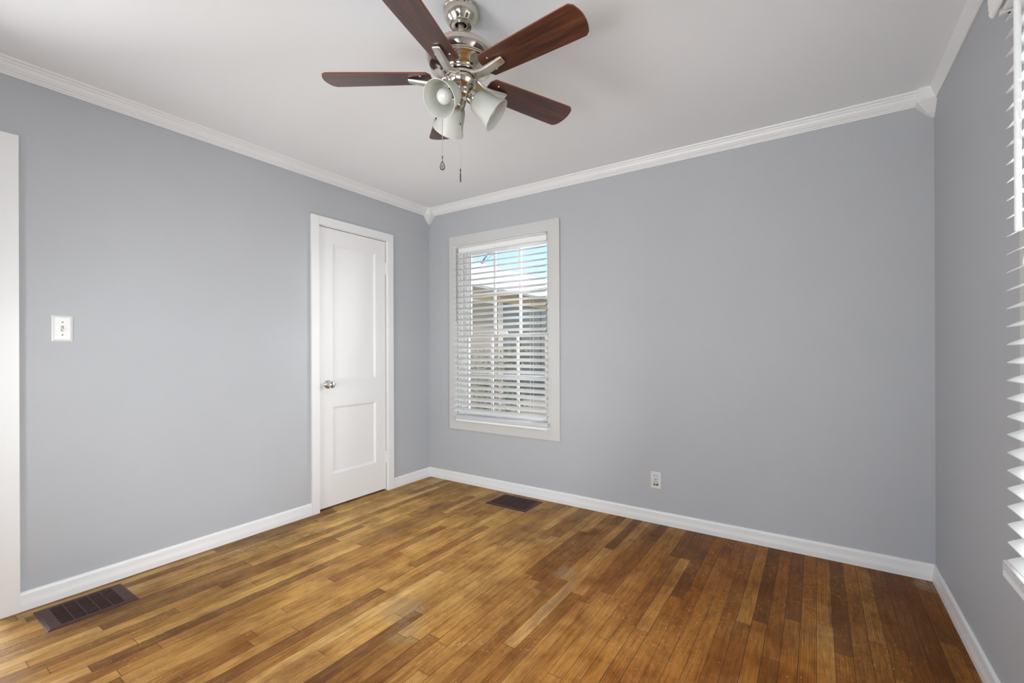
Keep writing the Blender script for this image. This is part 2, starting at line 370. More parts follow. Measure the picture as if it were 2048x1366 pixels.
wall('wall_right', 'x', W, W + T, YB, 0, [(WRT[0], WRT[1], WRT[2], WRT[3])], 'blue-gray painted wall behind the blinds at the frame edge')
wall('wall_front', 'y', YB - T, YB, -T, W + T, [(a, c, 0.548, 2.06) for a, c in WF], 'blue-gray wall with two assumed windows behind the viewer')

# closet and hall shells behind the two doors
def shell(name, y0, y1, label, depth, m_):
    b = bm_new(); x0 = -T - depth
    box(b, (x0 - .05, y0 - .3, -0.08), (x0, y1 + .3, 2.44)); box(b, (x0, y0 - .35, -0.08), (-T, y0 - .3, 2.44)); box(b, (x0, y1 + .3, -0.08), (-T, y1 + .35, 2.44))
    box(b, (x0, y0 - .3, 2.2), (-T, y1 + .3, 2.25)); box(b, (x0, y0 - .3, -0.08), (-T, y1 + .3, -0.001))
    tag(obj(name, b, m_), label, 'wall', kind='structure')
shell('wall_closet', DO[0], DO[1], 'closet shell painted dark for the shade under the panel door', 0.7, M['closet'])
shell('wall_hall', D2[0], D2[1], 'gray hall beyond the assumed open doorway at the frame edge', 1.1, M['wall'])

# baseboards
BP = [(0, 0), (0.0157, 0), (0.0157, 0.026), (0.0148, 0.034), (0.0131, 0.044), (0.0121, 0.054), (0.0117, 0.064), (0.0112, 0.072), (0.0095, 0.0785), (0.0065, 0.0828), (0.003, 0.0843), (0, 0.0843)]
def baseboard(name, runs, fn, label):
    b = bm_new()
    for a, c in runs: sweep(b, BP, fn, a, c)
    tag(obj(name, b, M['trim'], bevel=0.0012), label, 'baseboard', kind='structure')
baseboard('baseboard_left', [(-2.5893, -1.1831), (-0.4411, 0)], lambda u, w, t: (u, t, w), 'white baseboard under the light switch wall')
baseboard('baseboard_back', [(0, W)], lambda u, w, t: (t, -u, w), 'white baseboard under the window and outlet')
baseboard('baseboard_right', [(YB, 0)], lambda u, w, t: (W - u, t, w), 'white baseboard along the wall with the long blinds')
baseboard('baseboard_front', [(0, W)], lambda u, w, t: (t, YB + u, w), 'white baseboard behind the viewer')

# crown moulding
CP = [(0, -0.0658), (0.007, -0.0658), (0.0085, -0.0595), (0.0135, -0.0575), (0.0150, -0.0520), (0.0210, -0.0480), (0.0300, -0.0355), (0.0350, -0.0230), (0.0400, -0.0200), (0.0425, -0.0120), (0.0500, -0.0095), (0.0542, 0), (0, 0)]
CR = [(0, -0.066), (0.006, -0.066), (0.007, -0.058), (0.024, -0.004), (0.026, 0), (0, 0)]
def crown(name, prof, fn, a, c, label):
    b = bm_new(); sweep(b, prof, fn, a, c); tag(obj(name, b, M['trim'], bevel=0.0012), label, 'crown molding', kind='structure')
crown('trim_1', CP, lambda u, w, t: (u, t, H + w), YB, -0.07, 'grooved white crown molding above the closet door')
crown('trim_2', CP, lambda u, w, t: (t, -u, H + w), 0.07, W - 0.064, 'grooved white crown molding above the window')
crown('trim_3', CR, lambda u, w, t: (W - u, t, H + w), YB, -0.06, 'plain white crown molding above the long blinds')
crown('trim_4', CP, lambda u, w, t: (t, YB + u, H + w), 0, W, 'white crown molding behind the viewer')
def corner_block(name, sx, label):
    b = bm_new(); rings = []
    for z, s in ((H, 0.070), (2.386, 0.070), (2.384, 0.074), (2.377, 0.074), (2.374, 0.071), (2.362, 0.062), (2.350, 0.052), (2.338, 0.041), (2.328, 0.033), (2.322, 0.030), (2.320, 0.024), (2.312, 0.016), (2.3048, 0.004)):
        x0 = 0 if sx > 0 else W
        c = 0.10 * s
        rings.append([(x0, 0, z), (x0 + sx * s, 0, z), (x0 + sx * s, -(s - c), z), (x0 + sx * (s - c), -s, z), (x0, -s, z)])
    loft(b, rings); tag(obj(name, b, M['trim'], bevel=0.001), label, 'corner block', kind='structure')
corner_block('trim_5', 1, 'pointed white crown corner block between closet door and window')
corner_block('trim_6', -1, 'pointed white crown corner block in the corner with the long blinds')

# ------------------------------------------------------------------ doors
CT = 0.018
def casing_left(name, y0, y1, top, i0, i1, itop, label):
    b = bm_new()
    box(b, (0, y0, 0), (CT, i0, top)); box(b, (0, i1, 0), (CT, y1, top)); box(b, (0, i0, itop), (CT, i1, top))
    tag(obj(name, b, M['trim'], bevel=0.002), label, 'door casing', kind='structure')
    return
casing_left('trim_7', -1.1831, -0.4411, 2.1189, DO[0], DO[1], DO[2], 'flat white casing around the closet door')
casing_left('trim_8', -3.463, -2.5893, 2.1167, D2[0], D2[1], D2[2], 'flat white casing at the frame edge near the light switch')
def jamb(name, d, label):
    b = bm_new(); y0, y1, z1 = d
    box(b, (-T, y0, 0), (0.004, y0 + 0.0045, z1)); box(b, (-T, y1 - 0.0045, 0), (0.004, y1, z1)); box(b, (-T, y0, z1 - 0.0045), (0.004, y1, z1))
    return tag(obj(name, b, M['trim']), label, 'door jamb', kind='structure')
jamb('trim_9', DO, 'white jamb lining the closet door opening')
jamb_hall = jamb('trim_10', D2, 'white jamb lining the hall door opening')

def panel_door(bm, xf, xb, y0, y1, z0, z1, panels):
    """two-panel slab; front face at x = xf, back at xb; panels (py0, py1, pz0, pz1)"""
    ys = sorted({y0, y1} | {p[0] for p in panels} | {p[1] for p in panels}); zs = sorted({z0, z1} | {p[2] for p in panels} | {p[3] for p in panels})
    def ispan(a, c): return any(abs(p[0] - a) < 1e-6 and abs(p[2] - c) < 1e-6 for p in panels)
    for x, side in ((xf, 1), (xb, -1)):
        for i in range(len(ys) - 1):
            for j in range(len(zs) - 1):
                a0, a1, c0, c1 = ys[i], ys[i + 1], zs[j], zs[j + 1]
                q = [(a0, c0), (a1, c0), (a1, c1), (a0, c1)]
                if not ispan(a0, c0):
                    bm.faces.new([bm.verts.new((x, a, c)) for a, c in q])
                else:
                    prev = q
                    pd = 0.0
                    for ins, dep in ((0.0035, 0.003), (0.013, 0.0095), (0.015, 0.012)):
                        nx = [(a0 + ins, c0 + ins), (a1 - ins, c0 + ins), (a1 - ins, c1 - ins), (a0 + ins, c1 - ins)]
                        for k in range(4):
                            k2 = (k + 1) % 4
                            bm.faces.new([bm.verts.new((x - side * pd, *prev[k])), bm.verts.new((x - side * pd, *prev[k2])), bm.verts.new((x - side * dep, *nx[k2])), bm.verts.new((x - side * dep, *nx[k]))])
                        prev = nx; pd = dep
                    bm.faces.new([bm.verts.new((x - side * pd, a, c)) for a, c in prev])
    for (a0, c0), (a1, c1) in (((y0, z0), (y1, z0)), ((y1, z0), (y1, z1)), ((y1, z1), (y0, z1)), ((y0, z1), (y0, z0))):
        bm.faces.new([bm.verts.new(p) for p in ((xf, a0, c0), (xf, a1, c1), (xb, a1, c1), (xb, a0, c0))])
    bmesh.ops.remove_doubles(bm, verts=bm.verts, dist=1e-5)
XF = -0.004
b = bm_new(); panel_door(b, XF, XF - 0.035, -1.1135, -0.5125, 0.016, 2.0505, [(-1.003, -0.611, 0.935, 1.940), (-1.003, -0.611, 0.248, 0.741)])
door = tag(obj('door_1', b, M['door']), 'white two-panel closet door with a round nickel knob', 'door', kind='structure')
def knob(parent, y, z, x, sgn=1):
    b = bm_new(); mw = axis_matrix((x, y, z), (sgn, 0, 0))
    lathe(b, [(0.0, 0.0), (0.031, 0.0), (0.031, 0.003), (0.027, 0.007), (0.014, 0.010), (0.0105, 0.016), (0.0105, 0.026), (0.016, 0.031), (0.0245, 0.038), (0.0265, 0.047), (0.0235, 0.056), (0.014, 0.0615), (0.0, 0.063)], mw, 32)
    bmesh.ops.remove_doubles(b, verts=b.verts, dist=1e-6)
    o = obj('door_knob', b, M['chrome'], parent, smooth=True); o['label'] = 'polished nickel door knob'
knob(door, -1.045, 0.909, XF)
b = bm_new(); box(b, (XF - 0.030, -1.1138, 0.880), (XF - 0.004, -1.1125, 0.940)); box(b, (XF - 0.024, -1.1190, 0.900), (XF - 0.010, -1.1125, 0.920))
o = obj('latch', b, M['darkmetal'], door); o['label'] = 'dark latch plate on the door edge'
for z0 in (1.782, 0.228):
    b = bm_new(); tube(b, [(0.0025, -0.5063, z0), (0.0025, -0.5063, z0 + 0.096)], 0.0058, 12)
    for zz in (z0 - 0.003, z0 + 0.096): tube(b, [(0.0025, -0.5063, zz), (0.0025, -0.5063, zz + 0.003)], 0.004, 10)
    box(b, (XF, -0.5290, z0 + 0.003), (XF + 0.0022, -0.5063, z0 + 0.093))
    obj('hinge', b, M['door'], door, smooth=True)
# hall doorway assumed open, leaf left out for the added fill; its strike plate shows on the jamb
b = bm_new(); box(b, (-0.075, -2.6572, 0.885), (-0.006, -2.6562, 0.945))
o = obj('strike_plate', b, M['darkmetal'], jamb_hall); o['label'] = 'dark strike plate in the jamb'

# ------------------------------------------------------------------ windows
def frame_rect(bm, mp, s0, s1, z0, z1, w, d0, d1, wb=None, wt=None):
    """rectangular frame; mp(s, d, z) -> point; member width w"""
    wb = wb or w; wt = wt or w
    def bx(a0, a1, c0, c1):
        p = mp(a0, d0, c0); q = mp(a1, d1, c1)
        box(bm, tuple(min(i, j) for i, j in zip(p, q)), tuple(max(i, j) for i, j in zip(p, q)))
    bx(s0, s0 + w, z0, z1); bx(s1 - w, s1, z0, z1); bx(s0 + w, s1 - w, z0, z0 + wb); bx(s0 + w, s1 - w, z1 - wt, z1)
def mbox(bm, mp, s0, s1, d0, d1, z0, z1):
    p = mp(s0, d0, z0); q = mp(s1, d1, z1)
    box(bm, tuple(min(i, j) for i, j in zip(p, q)), tuple(max(i, j) for i, j in zip(p, q)))
def window(name, mp, s0, s1, z0, z1, label, casing=(0.092, 0.102, 0.083, 0.090)):
    """mp(s, d, z): s along the wall, d outward depth, z up.  Double-hung, three by two panes in each sash."""
    b = bm_new(); frame_rect(b, mp, s0, s1, z0, z1, 0.012, 0.0, T)                       # jamb liner
    for d in (0.030, 0.078, 0.118): frame_rect(b, mp, s0 + 0.012, s1 - 0.012, z0 + 0.012, z1 - 0.012, 0.013, d, d + 0.011)
    root = tag(obj(name, b, M['vinyl'], bevel=0.001), label, 'window', kind='structure')
    b = bm_new(); cl, cr, cb, ct = casing
    mbox(b, mp, s0 - cl, s0, -CT, 0, z0 - cb, z1 + ct); mbox(b, mp, s1, s1 + cr, -CT, 0, z0 - cb, z1 + ct)
    mbox(b, mp, s0, s1, -CT, 0, z0 - cb, z0); mbox(b, mp, s0, s1, -CT, 0, z1, z1 + ct)
    obj('window_casing', b, M['casing'], root, bevel=0.002)
    zm = 1.287
    for nm, q0, q1, zz0, zz1, wb, wt in (('lower_sash', 0.044, 0.076, z0 + 0.014, zm + 0.004, 0.055, 0.022), ('upper_sash', 0.090, 0.116, zm - 0.018, z1 - 0.014, 0.022, 0.052)):
        b = bm_new(); a0, a1 = s0 + 0.016, s1 - 0.016; w = 0.044
        frame_rect(b, mp, a0, a1, zz0, zz1, w, q0, q1, wb, wt)
        gi0, gi1 = a0 + w, a1 - w; zi0, zi1 = zz0 + wb, zz1 - wt; dm = (q0 + q1) / 2
        sash = obj(nm, b, M['vinyl'], root, bevel=0.0015)
        b = bm_new()
        for k in (1, 2):
            c = gi0 + (gi1 - gi0) * k / 3; mbox(b, mp, c - 0.009, c + 0.009, dm - 0.009, dm + 0.009, zi0, zi1)
        zc = (zi0 + zi1) / 2; mbox(b, mp, gi0, gi1, dm - 0.0075, dm + 0.0075, zc - 0.009, zc + 0.009)
        obj('muntin', b, M['vinyl'], sash, bevel=0.0015)
        b = bm_new(); mbox(b, mp, gi0, gi1, dm - 0.002, dm + 0.002, zi0, zi1); obj('pane', b, M['glass'], sash)
    b = bm_new(); c = (s0 + s1) / 2; mbox(b, mp, c - 0.03, c + 0.03, 0.048, 0.072, zm + 0.004, zm + 0.012); mbox(b, mp, c - 0.006, c + 0.03, 0.040, 0.056, zm + 0.012, zm + 0.020)
    obj('sash_lock', b, M['vinyl'], root, bevel=0.002)
    return root
mp_back = lambda s, d, z: (s, d, z)
mp_right = lambda s, d, z: (W + d, s, z)
mp_front = lambda s, d, z: (s, YB - d, z)
window('window_1', mp_back, *WBK, 'white double-hung window looking onto the neighboring house')
window('window_2', mp_right, *WRT, 'white window behind the long blinds at the frame edge', casing=(0.09, 0.09, 0.083, 0.09))
for i, (a, c) in enumerate(WF): window('window_%d' % (3 + i), mp_front, a, c, 0.548, 2.06, 'assumed white window behind the viewer, ' + ('beside the hall door' if i == 0 else 'beside the long-blind wall'))

# ------------------------------------------------------------------ blinds
TILT = math.radians(26); SWD = 0.050
def slat(bm, mp, s0, s1, dc, zc, tilt):
    """one curved slat: room edge lower.  d is negative towards the room"""
    k = 5; th = 0.0026; top = []; bot = []
    for i in range(k + 1):
        u = (i / k - 0.5) * SWD; crv = 0.0014 * (1 - (2 * i / k - 1) ** 2)
        dd = u * math.cos(tilt) - crv * math.sin(tilt); zz = u * math.sin(tilt) + crv * math.cos(tilt)
        top.append((dc + dd, zc + zz + th / 2)); bot.append((dc + dd, zc + zz - th / 2))
    prof = top + bot[::-1]
    sweep(bm, prof, lambda d, z, t: mp(t, d, z), s0, s1)
def blind(name, mp, s0, s1, zfirst, pitch, count, dc, label, group, rail, valance, wand, ladders, lift, hr=(0.004, 0.048, 0.0, 0.040)):
    base = mp((s0 + s1) / 2, dc, rail[2])
    root = empty(name, base, label, 'window blind', group)
    def P(nm, bm, m_, **k): return obj(nm, shift(bm, base), m_, root, **k)
    half = SWD / 2 * math.sin(TILT); zt = zfirst + half
    b = bm_new()
    for i in range(count): slat(b, mp, s0, s1, dc, zt - pitch * i, TILT)
    P('slat_panel', b, M['blind'], smooth=True)
    zl = zt - pitch * (count - 1)
    # gathered slats above the bottom rail
    b = bm_new(); n = 4
    slat(b, mp, min(s0, rail[0]), max(s1, rail[1]), dc, rail[3] + 0.0055 * n + 0.007, math.radians(11))
    for i in range(1, n + 1): slat(b, mp, rail[0], rail[1], dc, rail[3] + 0.0048 * (n + 1 - i), math.radians(1.5))
    P('gathered_slats', b, M['blind'], smooth=True)
    b = bm_new(); mbox(b, mp, rail[0], rail[1], dc - 0.0255, dc + 0.0255, rail[2], rail[3]); P('bottom_rail', b, M['blind'], bevel=0.003)
    # headrail and valance
    zh = zt + 0.020
    b = bm_new(); mbox(b, mp, s0 + hr[0], s1 - 0.004, -CT - hr[1], -CT, zh - hr[2], zh + hr[3]); P('headrail', b, M['blind'], bevel=0.002)
    valance(P, zh)
    b = bm_new()
    for s in ladders:
        for d in (dc - SWD / 2 * math.cos(TILT) - 0.001, dc + SWD / 2 * math.cos(TILT) + 0.001):
            tube(b, [mp(s, d, rail[3]), mp(s, d, zh)], 0.0008, 6)
        for i in range(count):
            z = zt - pitch * i; c = SWD / 2 * math.cos(TILT)
            tube(b, [mp(s, dc - c, z - half - 0.002), mp(s, dc + c, z + half - 0.002)], 0.0006, 4)
    P('ladder_cord', b, M['cord'])
    if wand:
        s, d, z0, z1, r = wand
        b = bm_new(); tube(b, [mp(s, d, z0), mp(s, d, z0 + 0.003), mp(s, d, z1 - 0.02)], [r * 0.85, r, r], 6 if r < 0.006 else 16)
        tube(b, [mp(s, d, z1 - 0.02), mp(s, d, z1), mp(s, d + 0.01, z1 + 0.012)], 0.0018, 6)
        P('tilt_wand', b, M['blind'] if r > 0.005 else M['darkmetal'], smooth=True)
    if lift:
        s, d, z0, z1 = lift
        b = bm_new()
        for e in (-0.004, 0.004):
            tube(b, [mp(s + e, d, z0 + 0.03), mp(s + e, d, z1)], 0.0010, 6)
        P('lift_cord', b, M['cord'])
        b = bm_new(); lathe(b, [(0.0, 0.0), (0.006, 0.0), (0.0065, 0.006), (0.0025, 0.032), (0.0, 0.033)], Matrix.Translation(Vector(mp(s, d, z0))), 16)
        P('cord_tassel', b, M['blind'], smooth=True)
    return root, zh
def valance_back(P, zh):
    mp = mp_back; b = bm_new()
    slat(b, mp, 0.349, 1.256, -0.043, 2.0385, math.radians(-7))
    P('valance_cap', b, M['blind'], smooth=True)
def valance_right(P, zh):
    mp = mp_right; b = bm_new()
    zb = 2.081
    prof = [(-0.074, zb + 0.002), (-0.078, zb), (-0.083, zb + 0.003), (-0.0865, zb + 0.012), (-0.0855, zb + 0.020), (-0.0875, zb + 0.026), (-0.0865, zb + 0.034), (-0.088, zb + 0.040), (-0.088, zb + 0.062), (-0.092, zb + 0.070), (-0.092, zb + 0.078), (-0.074, zb + 0.078)]
    sweep(b, prof, lambda d, z, t: mp(t, d, z), -2.250, -1.240)
    P('valance', b, M['blind'], bevel=0.0008)
    b = bm_new(); mbox(b, mp, -1.262, -1.2585, -0.070, -0.004, zh - 0.004, zh + 0.046); mbox(b, mp, -1.275, -1.2585, -0.070, -0.004, zh - 0.007, zh - 0.004)
    o = P('mounting_bracket', b, M['plate'], bevel=0.0006); o['label'] = 'end bracket of the headrail'
    for d in (-0.024, -0.052):
        b = bm_new(); tube(b, [mp(-1.2682, d, zh - 0.0074), mp(-1.2682, d, zh - 0.0064)], 0.0042, 12)
        P('bracket_hole', b, M['black'])
blind('window_blind', mp_back, 0.349, 1.2565, 1.977, 0.0480, 29, -0.043, 'white horizontal blind over the window onto the neighboring house', 'white slatted blinds',
      (0.377, 1.272, 0.548, 0.566), valance_back, (0.390, -0.072, 1.395, 2.022, 0.0020), (0.476, 0.80, 1.125), None, (0.036, 0.018, 0.014, 0.024))
blind('window_blind', mp_right, -2.220, -1.272, 2.047, 0.0488, 31, -0.038, 'white horizontal blind seen edge-on at the frame edge beside its thick wand', 'white slatted blinds',
      (-2.218, -1.243, 0.528, 0.546), valance_right, (-1.442, -0.082, 1.444, 2.065, 0.0067), (-1.45, -1.75, -2.05), (-1.462, -0.074, 1.36, 2.06))

# ------------------------------------------------------------------ ceiling fan
FX, FY = 1.84582, -1.73000
ZB = 2.18324
fan = empty('ceiling_fan', (FX, FY, H), 'nickel ceiling fan with five walnut blades and three frosted lamps', 'ceiling fan')
O = Vector((FX, FY, H))
def FP(nm, bm, m_, parent=None, **k):
    return obj(nm, shift(bm, O), m_, parent or fan, **k)
def ctr(z=0): return Matrix.Translation((FX, FY, z))
b = bm_new(); lathe(b, [(0.0, 2.4395), (0.0655, 2.4395), (0.0668, 2.436), (0.0668, 2.431), (0.0655, 2.4295), (0.0655, 2.424), (0.0640, 2.414), (0.0590, 2.401), (0.0510, 2.389), (0.0445, 2.3835), (0.0435, 2.3815), (0.0440, 2.3790), (0.0415, 2.3765), (0.0370, 2.3762), (0.0315, 2.3790), (0.0215, 2.3792), (0.0205, 2.3805), (0.0205, 2.392)], ctr(), 64)
FP('canopy', b, M['nickel'], smooth=True)
b = bm_new(); lathe(b, [(0.0, 2.391), (0.0206, 2.391)], ctr(), 32); lathe(b, [(0.0185, 2.391), (0.0165, 2.385), (0.0135, 2.381)], ctr(), 32)
FP('hanger_ball', b, M['black'], smooth=True)
for a in (-0.10, 0.30):
    d = Vector((math.sin(yaw + a), -math.cos(yaw + a), 0)); p = Vector((FX, FY, 2.429)) + d * 0.0655
    b = bm_new(); lathe(b, [(0.0, 0.0045), (0.003, 0.004), (0.004, 0.002), (0.004, 0.0)], axis_matrix(p, d), 12)
    FP('canopy_screw', b, M['darkmetal'], smooth=True)
b = bm_new(); lathe(b, [(0.0125, 2.392), (0.0125, 2.270)], ctr(), 24); FP('downrod', b, M['satin'], smooth=True)
b = bm_new(); lathe(b, [(0.0, 2.300), (0.030, 2.300), (0.034, 2.296), (0.060, 2.292), (0.100, 2.284), (0.122, 2.275), (0.1295, 2.267), (0.1310, 2.260), (0.1300, 2.252), (0.1255, 2.241), (0.1195, 2.2335), (0.1175, 2.2315), (0.1195, 2.2295), (0.1195, 2.2265), (0.1165, 2.2250), (0.1185, 2.2230), (0.1180, 2.2200), (0.1120, 2.2165), (0.0970, 2.2140), (0.0840, 2.2105), (0.0745, 2.2060), (0.0690, 2.2005), (0.0672, 2.1960), (0.0676, 2.1925), (0.0655, 2.1895), (0.0500, 2.1890)], ctr(), 72)
FP('motor_housing', b, M['nickel'], smooth=True)
b = bm_new(); lathe(b, [(0.062, 2.1905), (0.062, 2.1850), (0.050, 2.1848)], ctr(), 48); FP('flywheel', b, M['black'], smooth=True)
b = bm_new(); lathe(b, [(0.040, 2.1852), (0.0610, 2.1852), (0.0628, 2.1838), (0.0628, 2.1745), (0.0618, 2.1735), (0.050, 2.1735)], ctr(), 56); hub = FP('blade_hub', b, M['nickel'], smooth=True)
for ang in (-0.06, 1.2, 2.45, 3.7, 4.97):
    d = Vector((math.sin(yaw + ang), -math.cos(yaw + ang), 0)); q_ = Vector((FX, FY, 0)) + d * 0.0630
    b = bm_new(); tube(b, [q_ + Vector((0, 0, 2.1743)), q_ + Vector((0, 0, 2.1842))], 0.0005, 6); FP('hub_seam', b, M['black'], hub)
b = bm_new(); lathe(b, [(0.0600, 2.1738), (0.0600, 2.1712), (0.050, 2.1711)], ctr(), 48); FP('shadow_gap', b, M['black'], smooth=True).name = 'dark_gap_ring'  # black ring standing in for the shaded gap under the hub

# blades: r along the blade, w across
def blade_outline():
    pts = [(0.112, -0.030), (0.126, -0.0515)]
    for r, h in ((0.20, 0.0545), (0.32, 0.0590), (0.44, 0.0625), (0.494, 0.0635)): pts.append((r, -h))
    R = 0.105; hw = 0.0635
    for i in range(1, 12):
        w = -hw + 2 * hw * i / 12; pts.append((0.502 + 0.018 * (1 - (w / hw) ** 2), w))
    for r, h in ((0.494, 0.0635), (0.44, 0.0625), (0.32, 0.0590), (0.20, 0.0545), (0.126, 0.0515), (0.112, 0.030)): pts.append((r, h))
    return pts
BO = blade_outline(); BT = 0.0055
def build_blade():
    bm = bm_new()
    A = [bm.verts.new((r, w, BT / 2)) for r, w in BO]; B = [bm.verts.new((r, w, -BT / 2)) for r, w in BO]
    bm.faces.new(A); bm.faces.new(B[::-1]); k = len(BO)
    for i in range(k):
        f = bm.faces.new((A[i], B[i], B[(i + 1) % k], A[(i + 1) % k])); f.material_index = 1
    return bm
def build_iron():
    """curved nickel arm from the flywheel out under the blade, in blade coordinates"""
    bm = bm_new()
    st = [(0.052, 0.024, -0.0065, 0.010), (0.062, 0.0235, -0.0085, 0.011), (0.072, 0.0215, -0.0135, 0.012), (0.086, 0.0195, -0.0195, 0.012), (0.105, 0.0180, -0.0215, 0.012), (0.130, 0.0172, -0.0195, 0.0115), (0.160, 0.0166, -0.0150, 0.0105), (0.186, 0.0160, -0.0105, 0.009), (0.197, 0.0150, -0.0085, 0.0075), (0.2005, 0.0120, -0.0075, 0.006)]
    rings = []
    for r, h, zc, th in st:
        rings.append([(r, -h, zc + th / 2), (r, h, zc + th / 2), (r, h, zc), (r, h * 0.80, zc - th / 2), (r, -h * 0.80, zc - th / 2), (r, -h, zc)])
    loft(bm, rings); return bm
bm = build_blade(); bmesh.ops.recalc_face_normals(bm, faces=bm.faces)
blade0 = obj('blade', bm, [M['walnut'], M['blade_edge']], fan)
iron0 = obj('blade_iron', build_iron(), M['satin'], blade0, smooth=True, bevel=0.0015)
iron0['label'] = 'satin nickel blade arm'
screws0 = []
for r, w in ((0.150, 0.028), (0.150, -0.028)):
    bm = bm_new(); lathe(bm, [(0.0, 0.0022), (0.003, 0.0018), (0.004, 0.0)], axis_matrix((r, w, -BT / 2), (0, 0, -1)), 10)
    screws0.append(obj('blade_screw', bm, M['satin'], blade0, smooth=True))
A0, TAU = -0.0577, -0.1869
for k in range(5):
    if k == 0: bl = blade0
    else:
        bl = blade0.copy(); COL.objects.link(bl); bl.parent = fan
        for src in [iron0] + screws0:
            c = src.copy(); COL.objects.link(c); c.parent = bl
    bl.matrix_local = Matrix.Translation((0, 0, ZB - H)) @ Matrix.Rotation(A0 + k * 2 * PI / 5, 4, 'Z') @ Matrix.Rotation(TAU, 4, 'X')
# switch housing
b = bm_new(); lathe(b, [(0.050, 2.1716), (0.0592, 2.1714), (0.0606, 2.1700), (0.0606, 2.1640), (0.0594, 2.1590), (0.0550, 2.1495), (0.0450, 2.1400), (0.0350, 2.1335), (0.0330, 2.1300), (0.0335, 2.1200), (0.0310, 2.1140), (0.0220, 2.1085), (0.0100, 2.1060), (0.0, 2.1055)], ctr(), 56)
sh = FP('switch_housing', b, M['nickel'], smooth=True)
rdir = Vector((math.cos(yaw), math.sin(yaw), 0)); tow = Vector((math.sin(yaw), -math.cos(yaw), 0))     # across the view, towards the viewer
for ang in (-0.75, 0.85, 2.7):
    d = tow * math.cos(ang) + rdir * math.sin(ang); b = bm_new(); lathe(b, [(0.0, 0.0035), (0.0025, 0.003), (0.0032, 0.001), (0.0032, 0.0)], axis_matrix(Vector((FX, FY, 2.168)) + d * 0.0598, d), 12)
    FP('housing_screw', b, M['darkmetal'], sh, smooth=True)
# lamps
def lamp(ang):
    d = tow * math.cos(ang) + rdir * math.sin(ang); el = math.radians(38)
    ax = (d * math.cos(el) + Vector((0, 0, -math.sin(el)))).normalized()
    op = Vector((FX, FY, 2.040)) + d * 0.1337; L = 0.109
    base = op - ax * L
    mw = axis_matrix(base, ax)
    b = bm_new()
    lathe(b, [(0.0255, 0.0060), (0.0300, 0.0068), (0.0352, 0.0090), (0.0385, 0.0130), (0.0420, 0.021), (0.0462, 0.038), (0.0485, 0.054), (0.0508, 0.069), (0.0545, 0.082), (0.0590, 0.094), (0.0628, 0.1030), (0.0640, 0.1080), (0.0620, 0.1083), (0.0600, 0.1025), (0.0565, 0.0940), (0.0522, 0.082), (0.0486, 0.069), (0.0463, 0.054), (0.0440, 0.038), (0.0398, 0.0215), (0.0362, 0.0145), (0.0325, 0.0112), (0.0275, 0.0090), (0.0240, 0.0085)], mw, 56)
    s = FP('lamp_shade', b, M['frost'], smooth=True)
    b = bm_new()
    hb = Vector((FX, FY, 2.124)) + d * 0.026
    tube(b, [hb, hb * 0.5 + (base - ax * 0.026) * 0.5 + Vector((0, 0, 0.001)), base - ax * 0.026, base - ax * 0.018], [0.0085, 0.0085, 0.0095, 0.011], 16)
    lathe(b, [(0.0, -0.022), (0.016, -0.0215), (0.0235, -0.0180), (0.0262, -0.0140), (0.0272, -0.0120), (0.0272, -0.0020), (0.0262, -0.0010), (0.0262, 0.0010), (0.0272, 0.0020), (0.0272, 0.0062), (0.0262, 0.0075), (0.0240, 0.011), (0.0200, 0.011)], mw, 40)
    f = FP('shade_fitter', b, M['nickel'], s, smooth=True); f['label'] = 'nickel shade fitter'
    b = bm_new()
    lathe(b, [(0.0140, 0.006), (0.0140, 0.030), (0.0165, 0.036), (0.0205, 0.044), (0.0250, 0.055), (0.0272, 0.066), (0.0266, 0.076), (0.0225, 0.085), (0.0155, 0.0905), (0.0075, 0.0930), (0.0, 0.0936)], mw, 36)
    FP('light_bulb', b, M['bulb'], s, smooth=True)
for a in (math.radians(-30), math.radians(90), math.radians(210)): lamp(a)
# pull chains
def chain(x_off, t_off, z1, z0):
    p = Vector((FX, FY, 0)) + rdir * x_off + tow * t_off
    b = bm_new(); n = int((z1 - z0) / 0.0042)
    for i in range(n):
        z = z1 - (i + 0.5) * (z1 - z0) / n
        lathe(b, [(0.0003, 0.0020), (0.0013, 0.0011), (0.0016, 0.0), (0.0013, -0.0011), (0.0003, -0.0020)], Matrix.Translation((p.x, p.y, z)), 6)
    return p, FP('pull_chain', b, M['brass'], smooth=True)
p, c1 = chain(-0.0725, 0.0, 2.150, 1.888)
b = bm_new(); tube(b, [Vector((FX, FY, 2.150)) - rdir * 0.054, p + Vector((0, 0, 2.150)), p + Vector((0, 0, 2.144))], 0.003, 10); FP('chain_nipple', b, M['nickel'], c1, smooth=True)
tear = []
for i in range(28):
    t = 2 * PI * i / 28; x = 0.0112 * math.sin(t) * math.sin(t / 2) ** 0.9 * 1.12; z = 0.0175 * math.cos(t)
    tear.append((x, z))
zc = 1.8535
def disc(bm, pts, cz, d0, d1, s=1.0):
    f = lambda x, z, t: p + rdir * x * s + tow * t + Vector((0, 0, cz + z * s)); sweep(bm, pts, f, d0, d1)
b = bm_new(); disc(b, tear, zc, -0.0020, 0.0020)
pd = FP('pendant', b, M['darkmetal'], c1, smooth=True, bevel=0.0006); pd['label'] = 'teardrop pull with a fan symbol'
b = bm_new(); disc(b, tear, zc - 0.0008, 0.0018, 0.0028, 0.74); FP('pendant', b, M['satin'], c1).name = 'pendant_face'
b = bm_new()
for k in range(4):
    a = k * PI / 2 + 0.6
    quad = [(0.0008 * math.cos(a), 0.0008 * math.sin(a)), (0.0050 * math.cos(a - 0.25), 0.0050 * math.sin(a - 0.25)), (0.0054 * math.cos(a + 0.3), 0.0054 * math.sin(a + 0.3)), (0.0025 * math.cos(a + 0.45), 0.0025 * math.sin(a + 0.45))]
    disc(b, quad, zc - 0.0045, 0.0026, 0.0033)
